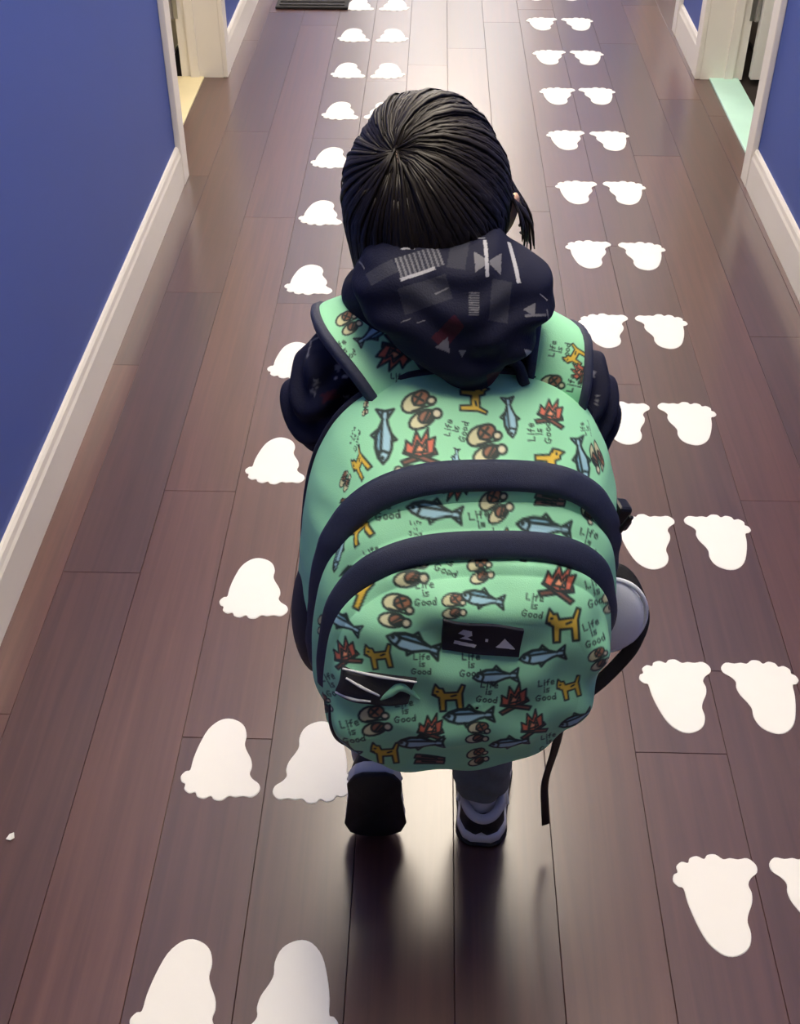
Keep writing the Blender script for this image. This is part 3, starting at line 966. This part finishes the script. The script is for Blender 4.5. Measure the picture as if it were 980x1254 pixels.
# socks
for s, pts in ((1, [(RA[0], 1.086, .045), (RA[0], 1.088, .060), (RA[0], 1.09, .080)]), (-1, [(-.064, 1.112, .135), (-.064, 1.118, .165), (-.062, 1.13, .20)])):
    P = [tuple(Vector(p) - ROOT) for p in pts]
    tube('sock', P, (.025, .0255, .024), M['sock'], child, n=14, k=20)

# ------------------------------------------------------------------ backpack
BAG = Vector((.006, 1.035, .428))
BROT = (math.radians(0), math.radians(6.0), math.radians(10))
bag = empty('backpack', BAG, BROT)
tag(bag, 'mint green printed backpack with navy zipper bands worn by the child', 'backpack')
from mathutils import Euler
BMAT = np.array(Matrix.Translation(BAG) @ Euler(BROT).to_matrix().to_4x4())
def to_world(P): return P @ BMAT[:3, :3].T + BMAT[:3, 3]
def bag_chart():
    rows = [
     # top of the main compartment
     ('boots', 518, 501, 27, 20), ('dog', 582, 487, 20, -92), ('fish', 471, 536, 34, 88), ('fire', 514, 549, 24, 0), ('text', 558, 527, 11, 78), ('boots', 596, 543, 27, 15),
     ('fish', 625, 508, 26, 95), ('fire', 678, 499, 20, -10), ('text', 661, 527, 12, 92), ('dog', 671, 568, 21, -88), ('fish', 713, 558, 28, 100), ('boots', 747, 556, 24, -80),
     ('text', 420, 539, 12, 70), ('dog', 434, 570, 20, 40), ('boots', 441, 499, 13, 0), ('text', 728, 518, 9, 100), ('fish', 556, 562, 12, 80), ('boots', 398, 590, 14, 60),
     # between the bands
     ('boots', 497, 588, 20, 170), ('fire', 556, 597, 19, 170), ('boots', 605, 617, 22, 30), ('logs', 669, 609, 19, 0), ('text', 474, 621, 13, 8), ('fish', 531, 626, 33, -8),
     ('text', 584, 641, 13, 12), ('fish', 661, 642, 34, -6), ('dog', 436, 646, 22, 35), ('dog', 626, 663, 19, -10), ('text', 713, 660, 13, -14), ('boots', 403, 626, 17, 50),
     ('boots', 724, 624, 17, -70), ('fish', 402, 672, 27, 100), ('text', 450, 612, 9, 50), ('text', 508, 646, 7, 0), ('boots', 675, 664, 10, 0), ('fish', 570, 660, 14, 0),
     # front pocket
     ('boots', 504, 692, 25, 0), ('text', 546, 684, 12, -20), ('boots', 584, 692, 18, 10), ('fire', 676, 704, 24, -15), ('text', 722, 718, 13, 15), ('dog', 436, 716, 22, -25),
     ('text', 461, 681, 10, 30), ('boots', 488, 740, 23, -15), ('text', 518, 719, 11, 5), ('boots', 552, 732, 17, 0), ('fish', 584, 724, 26, -10), ('text', 642, 732, 11, -8),
     ('dog', 680, 754, 23, 5), ('fish', 424, 754, 24, -25), ('boots', 394, 762, 15, 0), ('fish', 506, 776, 32, -18), ('fire', 427, 788, 18, 20), ('dog', 467, 790, 17, 10),
     ('text', 514, 799, 10, 0), ('text', 570, 800, 11, 0), ('fish', 655, 790, 28, 8), ('fish', 600, 813, 27, 2), ('dog', 547, 838, 20, 5), ('text', 591, 833, 11, -5),
     ('fire', 622, 840, 20, 10), ('fish', 570, 861, 30, 3), ('text', 495, 855, 11, 5), ('boots', 463, 867, 22, 10), ('fire', 525, 874, 18, 0), ('text', 434, 882, 12, 15),
     ('boots', 582, 882, 17, -10), ('fish', 514, 894, 28, 3), ('fish', 619, 896, 24, 10), ('dog', 474, 909, 18, 5), ('fish', 424, 904, 22, -30), ('logs', 525, 919, 18, 0),
     ('boots', 584, 917, 16, 10), ('fire', 645, 872, 18, 15), ('text', 716, 765, 12, 20), ('boots', 725, 795, 16, 20), ('text', 660, 832, 11, 5), ('dog', 690, 830, 16, 15),
     ('text', 410, 830, 11, 30), ('boots', 400, 856, 14, 20), ('boots', 745, 730, 16, 10), ('text', 668, 900, 10, 10), ('fish', 700, 870, 22, 25)]
    rows = [(k, a, b, z * (.84 if k == 'text' else 1), q) for k, a, b, z, q in rows]
    return px(rows, lambda b: 1.19 + .150 * (b - 475) / 465)
CHART = bag_chart()
GREEN = (.33, .77, .46)

def outline(a, h, n_top, n_bot, N):
    """closed bag outline (x, z), starting bottom centre, going left, top, right."""
    t = np.linspace(0, 2 * np.pi, 4001)[:-1]
    cx, sz = -np.sin(t), -np.cos(t)
    zc = h * .50
    top = sz > 0
    x = np.where(top, np.sign(cx) * abs(cx) ** (2 / n_top), np.sign(cx) * abs(cx) ** (2 / n_bot)) * a
    z = zc + np.where(top, abs(sz) ** (2 / n_top) * (h - zc), -abs(sz) ** (2 / n_bot) * zc)
    d = np.r_[0, np.cumsum(np.hypot(np.diff(np.r_[x, x[0]]), np.diff(np.r_[z, z[0]])))]
    s = np.linspace(0, d[-1], N, endpoint=False)
    return np.interp(s, d, np.r_[x, x[0]]), np.interp(s, d, np.r_[z, z[0]])

def pillow(a, h, y0, depth, r, dome, shrink, n_top=2.8, n_bot=2.9, res=.0011, face_to=1.0, wr=.0015, seed=1, xs=.02, sag=0.0):
    per = 2.6 * (a + h / 2) * 1.1
    N = int(per / res)
    x, z = outline(a, h, n_top, n_bot, N)
    prof = []                                         # inset, -y, face fraction
    m1 = max(4, int((depth - r) / res))
    for t in np.linspace(0, 1, m1): prof.append((.004 * (1 - t) ** 4 - .006 * math.sin(math.pi * t), t * (depth - r), 0))
    m2 = max(6, int(r * 1.57 / res))
    for t in np.linspace(0, 1, m2)[1:]: prof.append((r * (1 - math.cos(t * math.pi / 2)), depth - r + r * math.sin(t * math.pi / 2), 0))
    m3 = max(4, int((a - r) / res * face_to))
    for t in np.linspace(0, face_to, m3)[1:]: prof.append((r, depth, t))
    rs = np.random.default_rng(seed)
    G = np.zeros((len(prof), N, 3))
    zc = h * .5
    for i, (ins, yy, ft) in enumerate(prof):
        k = (1 - ft * .985)
        fx = (1 - ins / a) * k; fz = (1 - ins / (h / 2)) * k
        q = min(1, yy / depth)
        px_ = x * fx * (1 - xs * q)
        pz = zc + (z - zc) * fz
        pz = pz * (1 - shrink * q)
        yv = y0 - yy - dome * (1 - (1 - ft) ** 2.2)
        if sag: yv = yv - sag * np.clip(1 - abs(pz / h - .30) / .45, 0, 1) ** 1.5 * q
        G[i] = np.stack([px_, np.broadcast_to(yv, px_.shape), pz], 1)
    # soft wrinkles
    G[..., 0] *= 1 - .30 * np.where(G[..., 0] > 0, np.clip((.55 * h - G[..., 2]) / (.55 * h), 0, 1), 0) ** 1.4
    W = np.zeros(G.shape[:2])
    for _ in range(9):
        kx, kz, ph = rs.normal(0, 38), rs.normal(0, 55), rs.uniform(0, 6.28)
        W += np.sin(G[..., 0] * kx + G[..., 2] * kz + G[..., 1] * rs.normal(0, 40) + ph)
    amp = wr * np.array([min(1, .3 + p[1] / depth) * (1 - .5 * (p[2] > .97)) for p in prof])[:, None]
    dirs = unit(np.stack([G[..., 0] * .7, np.full(G.shape[:2], -.10), (G[..., 2] - zc) * .5], -1))
    return G + dirs * (W / 3 * amp)[..., None], prof

def paint_cloth(me, local_fix=True):
    P = coords(me)
    n_ = normals(me)
    S2 = sheet(to_world(P))
    side = np.clip((abs(n_[:, 0]) - .55) / .45, 0, 1)
    S2[:, 0] += np.sign(P[:, 0]) * side * (P[:, 1] + .15) * .8 * (P[:, 1] > -.15)
    set_colors(me, paint(S2, GREEN, CHART))

def normals_grid(G):
    du = np.gradient(G, axis=0); dv = np.roll(G, -1, 1) - np.roll(G, 1, 1)
    n_ = unit(np.cross(du, dv))
    return n_
def band(name, G, r0, r1, j0, j1, off, material, parent, step=6, thick=.003, rows=7):
    """strip lying on rows r0..r1 and columns j0..j1 of a pillow grid"""
    N_ = normals_grid(G)
    mid = G[(r0 + r1) // 2]
    if (N_[(r0 + r1) // 2] * (mid - np.array((0, mid[:, 1].mean(), .2)))).sum() < 0: N_ = -N_
    J = np.arange(j0, j1 + 1, step) % G.shape[1]
    Rr = np.linspace(r0, r1, rows).round().astype(int)
    A = G[Rr][:, J]; Nn = N_[Rr][:, J]
    prof = np.array([0.0] + [1.0] * (rows - 2) + [0.0])
    hi = A + Nn * (off + thick * (.25 + .75 * prof))[:, None, None]
    lo = (A - Nn * .004)[::-1]
    Gb = np.concatenate([hi, lo], 0).transpose(1, 0, 2)
    closed = (j1 - j0) >= G.shape[1] - step
    return link(name, grid_mesh(name, Gb, closed_u=closed, closed_v=True), material, parent)

Gm, pm = pillow(.170, .412, 0.0, .115, .022, .004, .142, res=.0011, face_to=.12, wr=.0012, seed=3)
main = link('main_compartment', grid_mesh('main_compartment', Gm[:, :], False, True), M['green'], bag)
paint_cloth(main.data)
Gd, pd = pillow(.160, .330, -.104, .050, .018, .004, .10, res=.0011, face_to=.12, wr=.0014, seed=5)
midc = link('middle_compartment', grid_mesh('middle_compartment', Gd, False, True), M['green'], bag)
paint_cloth(midc.data)
Gf, pf = pillow(.150, .280, -.148, .050, .030, .012, .06, res=.0011, face_to=1.0, wr=.0034, seed=8, sag=.014)
front = link('front_pocket', grid_mesh('front_pocket', Gf, False, True), M['green'], bag)
paint_cloth(front.data)
# dark binding round the lower left edge of the pocket
Nf = Gf.shape[1]
ib = rows_at = next(i for i, p in enumerate(pf) if p[1] >= .022)
bnd = np.roll(Gf[ib], int(Nf * .12), 0)[:int(Nf * .34):10]
tube('edge_binding', bnd, (.002, .0045, .005, .0055, .005, .002), M['navy_dark'], front, n=120, k=8)
# back panel
bp_o = pillow(.162, .402, .012, .010, .006, 0, 0, res=.006, face_to=1, wr=0)[0]
link('back_panel', grid_mesh('back_panel', bp_o, False, True), M['navy_dark'], bag)
def rows_of(prof, d0, d1):
    i0 = next(i for i, p in enumerate(prof) if p[1] >= d0)
    i1 = next((i for i, p in enumerate(prof) if p[1] >= d1), len(prof) - 1)
    return i0, i1
Nm, Nd = Gm.shape[1], Gd.shape[1]
r0, r1 = rows_of(pm, .095, .1140)
b1 = band('zipper_band', Gm, r0, r1, 0, Nm - 1, .0015, M['navy'], main)
r0, r1 = rows_of(pd, .0335, .0495)
b2 = band('zipper_band', Gd, r0, r1, int(Nd * .20), int(Nd * .80), .0015, M['navy'], midc)
# dark piping along the back edge
pip = Gm[0][::8]
tube('piping', pip, .0042, M['navy_dark'], bag, closed=True, k=8)
# zipper pullers and the buckle on the side
def small_box(name, c_, size, rot, material, parent, bev=.002):
    bm = bmesh.new()
    box_into(bm, -size[0] / 2, size[0] / 2, -size[1] / 2, size[1] / 2, -size[2] / 2, size[2] / 2, bev=bev)
    bmesh.ops.transform(bm, matrix=Matrix.Translation(c_) @ Euler(rot).to_matrix().to_4x4(), verts=bm.verts)
    me = bpy.data.meshes.new(name); bm.to_mesh(me); bm.free()
    return link(name, me, material, parent)
bk = small_box('buckle', (.166, -.070, .270), (.018, .022, .034), (0, .2, .1), M['plastic'], bag, .004)
small_box('buckle_prong', (.173, -.072, .262), (.014, .016, .016), (0, .4, .2), M['plastic'], bk, .004)
for k_, (c_, ln) in enumerate((((.160, -.105, .285), .03), ((.128, -.152, .190), .022))):
    small_box('zip_pull', c_, (.006, .004, ln), (.2, .25, 0), M['plastic'], bag, .0015)

# conforming pieces on the front pocket
def pocket_bvh():
    vs = [tuple(v) for v in Gf[::4, ::4].reshape(-1, 3)]
    R_, C_ = Gf[::4, ::4].shape[:2]
    fs = [(r * C_ + c, r * C_ + (c + 1) % C_, (r + 1) * C_ + (c + 1) % C_, (r + 1) * C_ + c) for r in range(R_ - 1) for c in range(C_)]
    return BVHTree.FromPolygons(vs, fs)
BV = pocket_bvh()
def on_front(x, z, off):
    h = BV.ray_cast(Vector((x, -.6, z)), Vector((0, 1, 0)))
    y = h[0].y if h[0] is not None else -.2
    return (x, y - off, z)
def bag_xz(ax, ay, guess=-.205):
    """chart position (same chart as the print) -> bag x, z on the pocket front"""
    d = 1.19 + .150 * (ay - 475) / 465
    u, p = (ax - 490) / F_PX * d, (627 - ay) / F_PX * d
    x, z, y = 0.0, .2, guess
    for _ in range(12):
        w = to_world(np.array([[x, y, z]]))
        s = sheet(w)[0]
        x += (u - s[0]); z += (p - s[1]) / .75
        z = min(max(z, .02), .30)
        y = on_front(x, z, 0)[1]
    return x, z
def patch(name, quad, off, material, parent, nu=60, nv=30, thick=.0015):
    q = [np.array(bag_xz(*c_)) for c_ in quad]          # tl, tr, br, bl
    G = np.zeros((nv, nu, 3))
    for i in range(nv):
        for j in range(nu):
            s, t = j / (nu - 1), i / (nv - 1)
            p = (q[0] * (1 - s) + q[1] * s) * (1 - t) + (q[3] * (1 - s) + q[2] * s) * t
            edge = min(i, j, nv - 1 - i, nu - 1 - j) == 0
            G[i, j] = on_front(p[0], p[1], off + (0 if edge else thick) - (.002 if edge else 0))
    return link(name, grid_mesh(name, G), material, parent), nu, nv
pt, nu, nv = patch('logo_patch', [(538, 745), (631, 757), (626, 789), (537, 780)], .002, M['patch'], front, 200, 80)
pt['label'] = 'dark navy woven label with small white marks'
uv = np.stack(np.meshgrid(np.linspace(0, 2.9, nu), np.linspace(1, 0, nv)), -1).reshape(-1, 2)
cl = np.tile(np.array((.006, .007, .016)), (nu * nv, 1))
WHITE_ = (.62, .64, .66)
for poly in ([(1.95, .28), (2.1, .42), (2.25, .62), (2.4, .50), (2.62, .34), (2.7, .26)], [(1.55, .44), (1.66, .44), (1.66, .54), (1.55, .54)],
             [(.42, .22), (1.2, .20), (1.25, .30), (.45, .34)], [(.55, .62), (.72, .80), (1.02, .76), (1.06, .60), (.9, .52), (1.1, .42), (.62, .42), (.82, .56)]):
    cl[inside(uv, poly)] = WHITE_
set_colors(pt.data, cl)
gm_, _, _ = patch('mesh_opening', [(423, 800), (510, 814), (500, 845), (414, 836)], .0016, M['grey_mesh'], front, 40, 20)
gm_['label'] = 'dark grey mesh insert with silver edges'
for pts in ([(424, 803), (465, 810), (508, 816)], [(415, 833), (435, 838), (456, 840)], [(428, 813), (446, 823), (466, 833)]):
    P = []
    for c_ in pts:
        x_, z_ = bag_xz(*c_); P.append(on_front(x_, z_, .0045))
    tube('reflective_stripe', P, (.0012, .0018, .0012), M['reflective'], gm_, n=24, k=8)
# green fold hanging over the lower corner of the insert
P = [on_front(*bag_xz(*c_), .001) for c_ in ((458, 846), (478, 832), (492, 824), (512, 840))]
fo = tube('fabric_fold', P, (.001, .005, .006, .001), M['green'], front, n=40, k=12)
set_colors(fo.data, np.tile(np.array(GREEN), (len(fo.data.vertices), 1)))

# side pockets
def side_pocket(side, material, name, zc, hz, bulge):
    G = np.zeros((24, 32, 3))
    for i in range(24):
        t = i / 23
        for j in range(32):
            a = 2 * math.pi * j / 32
            ca, sa = math.cos(a), math.sin(a)
            k = math.sin(math.pi * (.06 + .88 * t)) ** .5
            z = zc - hz + 2 * hz * t
            edge = .160 - .02 * max(0, (.12 - z) / .12) ** 2
            G[i, j] = (side * ((edge - (.03 if side > 0 else 0)) + bulge * k * max(ca, -.6)), -.050 + .045 * k * sa, z)
    m = grid_mesh(name, G, False, True)
    bm = bmesh.new(); bm.from_mesh(m); bmesh.ops.holes_fill(bm, edges=bm.edges[:], sides=0); bmesh.ops.recalc_face_normals(bm, faces=bm.faces); bm.to_mesh(m); bm.free()
    return link(name, m, material, bag, True)
side_pocket(-1, M['navy_dark'], 'side_pocket', .115, .075, .020)
side_pocket(1, M['navy_dark'], 'side_pocket', .105, .070, .014)

# shoulder straps over the shoulders, round the front and back to the lower corners
inv = np.linalg.inv(BMAT)
def W2B(p): return tuple((inv @ np.array((*p, 1.0)))[:3])
def strap(pts, sides, name='shoulder_strap'):
    P = [W2B(p) for p in pts]
    S = [tuple(inv[:3, :3] @ np.array(s, float)) for s in sides]
    o, PP, SS, NN = ribbon(name, P, (.066, .064, .062, .060, .058, .05, .04), np.array(S), .012, M['green'], bag, nw=60, n=420)
    set_colors(o.data, paint(sheet(to_world(coords(o.data))), GREEN, STRAP_CHART))
    for k in (-1, 1):
        q = PP[::6] + SS[::6] * k * .031
        e, _, _, _ = ribbon('strap_edging', [tuple(a) for a in q], .012, SS[::6], .015, M['navy'], o, nw=6, n=90)
    return o
STRAP_CHART = px([('boots', 427, 390, 18, 30), ('fish', 456, 405, 24, 215), ('fire', 482, 434, 24, 150), ('text', 487, 468, 8, 0), ('text', 420, 430, 9, 40),
                  ('boots', 685, 468, 20, 0), ('text', 692, 420, 9, 80), ('dog', 712, 425, 14, 60), ('text', 718, 462, 10, 80), ('fire', 716, 445, 12, 60)], lambda b: 1.20)
strap([(-.012, 1.022, .800), (-.044, 1.035, .842), (-.080, 1.075, .866), (-.092, 1.120, .868), (-.090, 1.180, .830), (-.085, 1.225, .740), (-.085, 1.222, .62), (-.115, 1.13, .50), (-.12, 1.04, .45)],
      [(.84, .42, .15)] * 3 + [(.9, .2, .3), (.95, 0, .3), (1, 0, 0), (1, 0, 0), (.5, .85, 0), (0, 1, 0)])
strap([(.130, 1.052, .772), (.136, 1.056, .815), (.138, 1.085, .852), (.136, 1.120, .852), (.128, 1.180, .815), (.120, 1.225, .730), (.125, 1.222, .61), (.155, 1.13, .50), (.150, 1.04, .46)],
      [(.95, -.03, -.25), (.90, -.05, -.42), (.85, -.08, -.52)] + [(.85, -.05, -.5), (.9, 0, -.35), (1, 0, 0), (1, 0, 0), (.5, -.85, 0), (0, -1, 0)])
# top handle loop
tube('top_handle', [W2B(p) for p in ((.020, 1.035, .822), (.030, 1.045, .842), (.060, 1.050, .848), (.090, 1.045, .842), (.10, 1.035, .822))], .006, M['navy_dark'], bag, n=24)
# waist strap loop and dangling tail on the right-hand side
WS = np.array(((.190, 1.045, .565), (.236, 1.040, .556), (.258, 1.012, .520), (.251, .997, .485), (.234, .99, .455), (.207, .98, .425), (.178, .97, .408), (.14, .965, .405)))
wt = unit(np.gradient(WS, axis=0))
ws_side = np.cross(wt, np.array((.12, -.66, .74)))
o_, *_ = ribbon('waist_strap', [W2B(p) for p in WS], .017, np.array([tuple(inv[:3, :3] @ q_) for q_ in ws_side]), .0025, M['black'], bag, nw=6, n=70)
o_, *_ = ribbon('strap_tail', [W2B(p) for p in ((.186, .985, .420), (.186, 1.02, .35), (.185, 1.04, .30), (.181, 1.043, .23), (.174, 1.047, .155), (.178, 1.050, .10), (.183, 1.050, .052))],
                (.016, .016, .014, .011, .012, .012), tuple(inv[:3, :3] @ np.array((1, .35, 0))), .002, M['black'], bag, nw=6, n=70)
small_box('strap_adjuster', W2B((.179, .985, .418)), (.026, .012, .020), (.3, .4, .2), M['plastic'], bag)

# white rounded pouch tucked beside the bag
wp = empty('white_pouch', (.212, 1.0, .455))
tag(wp, 'white rounded fabric item tucked against the side of the mint backpack', 'pouch')
G = np.zeros((22, 40, 3))
for i in range(22):
    t = i / 21
    ph = math.pi * t
    for j in range(40):
        a = 2 * math.pi * j / 40
        G[i, j] = (.046 * math.sin(ph) * math.cos(a) * (1 - .15 * math.cos(ph)), .018 * math.sin(ph) * math.sin(a), .072 - .058 * math.cos(ph) * -1)
link('shell', grid_mesh('shell', G, False, True), M['pouch'], wp)
a = np.linspace(0, 2 * np.pi, 60, endpoint=False)
rim = np.stack([.047 * np.sin(a), 0 * a - .002, .072 + .059 * np.cos(a)], 1)
tube('rim', rim, .0028, M['pouch'], wp, closed=True, k=8)

for o in list(bpy.data.objects):
    if o.type == 'MESH' and not o.data.materials:
        o.data.materials.append(M['white'])
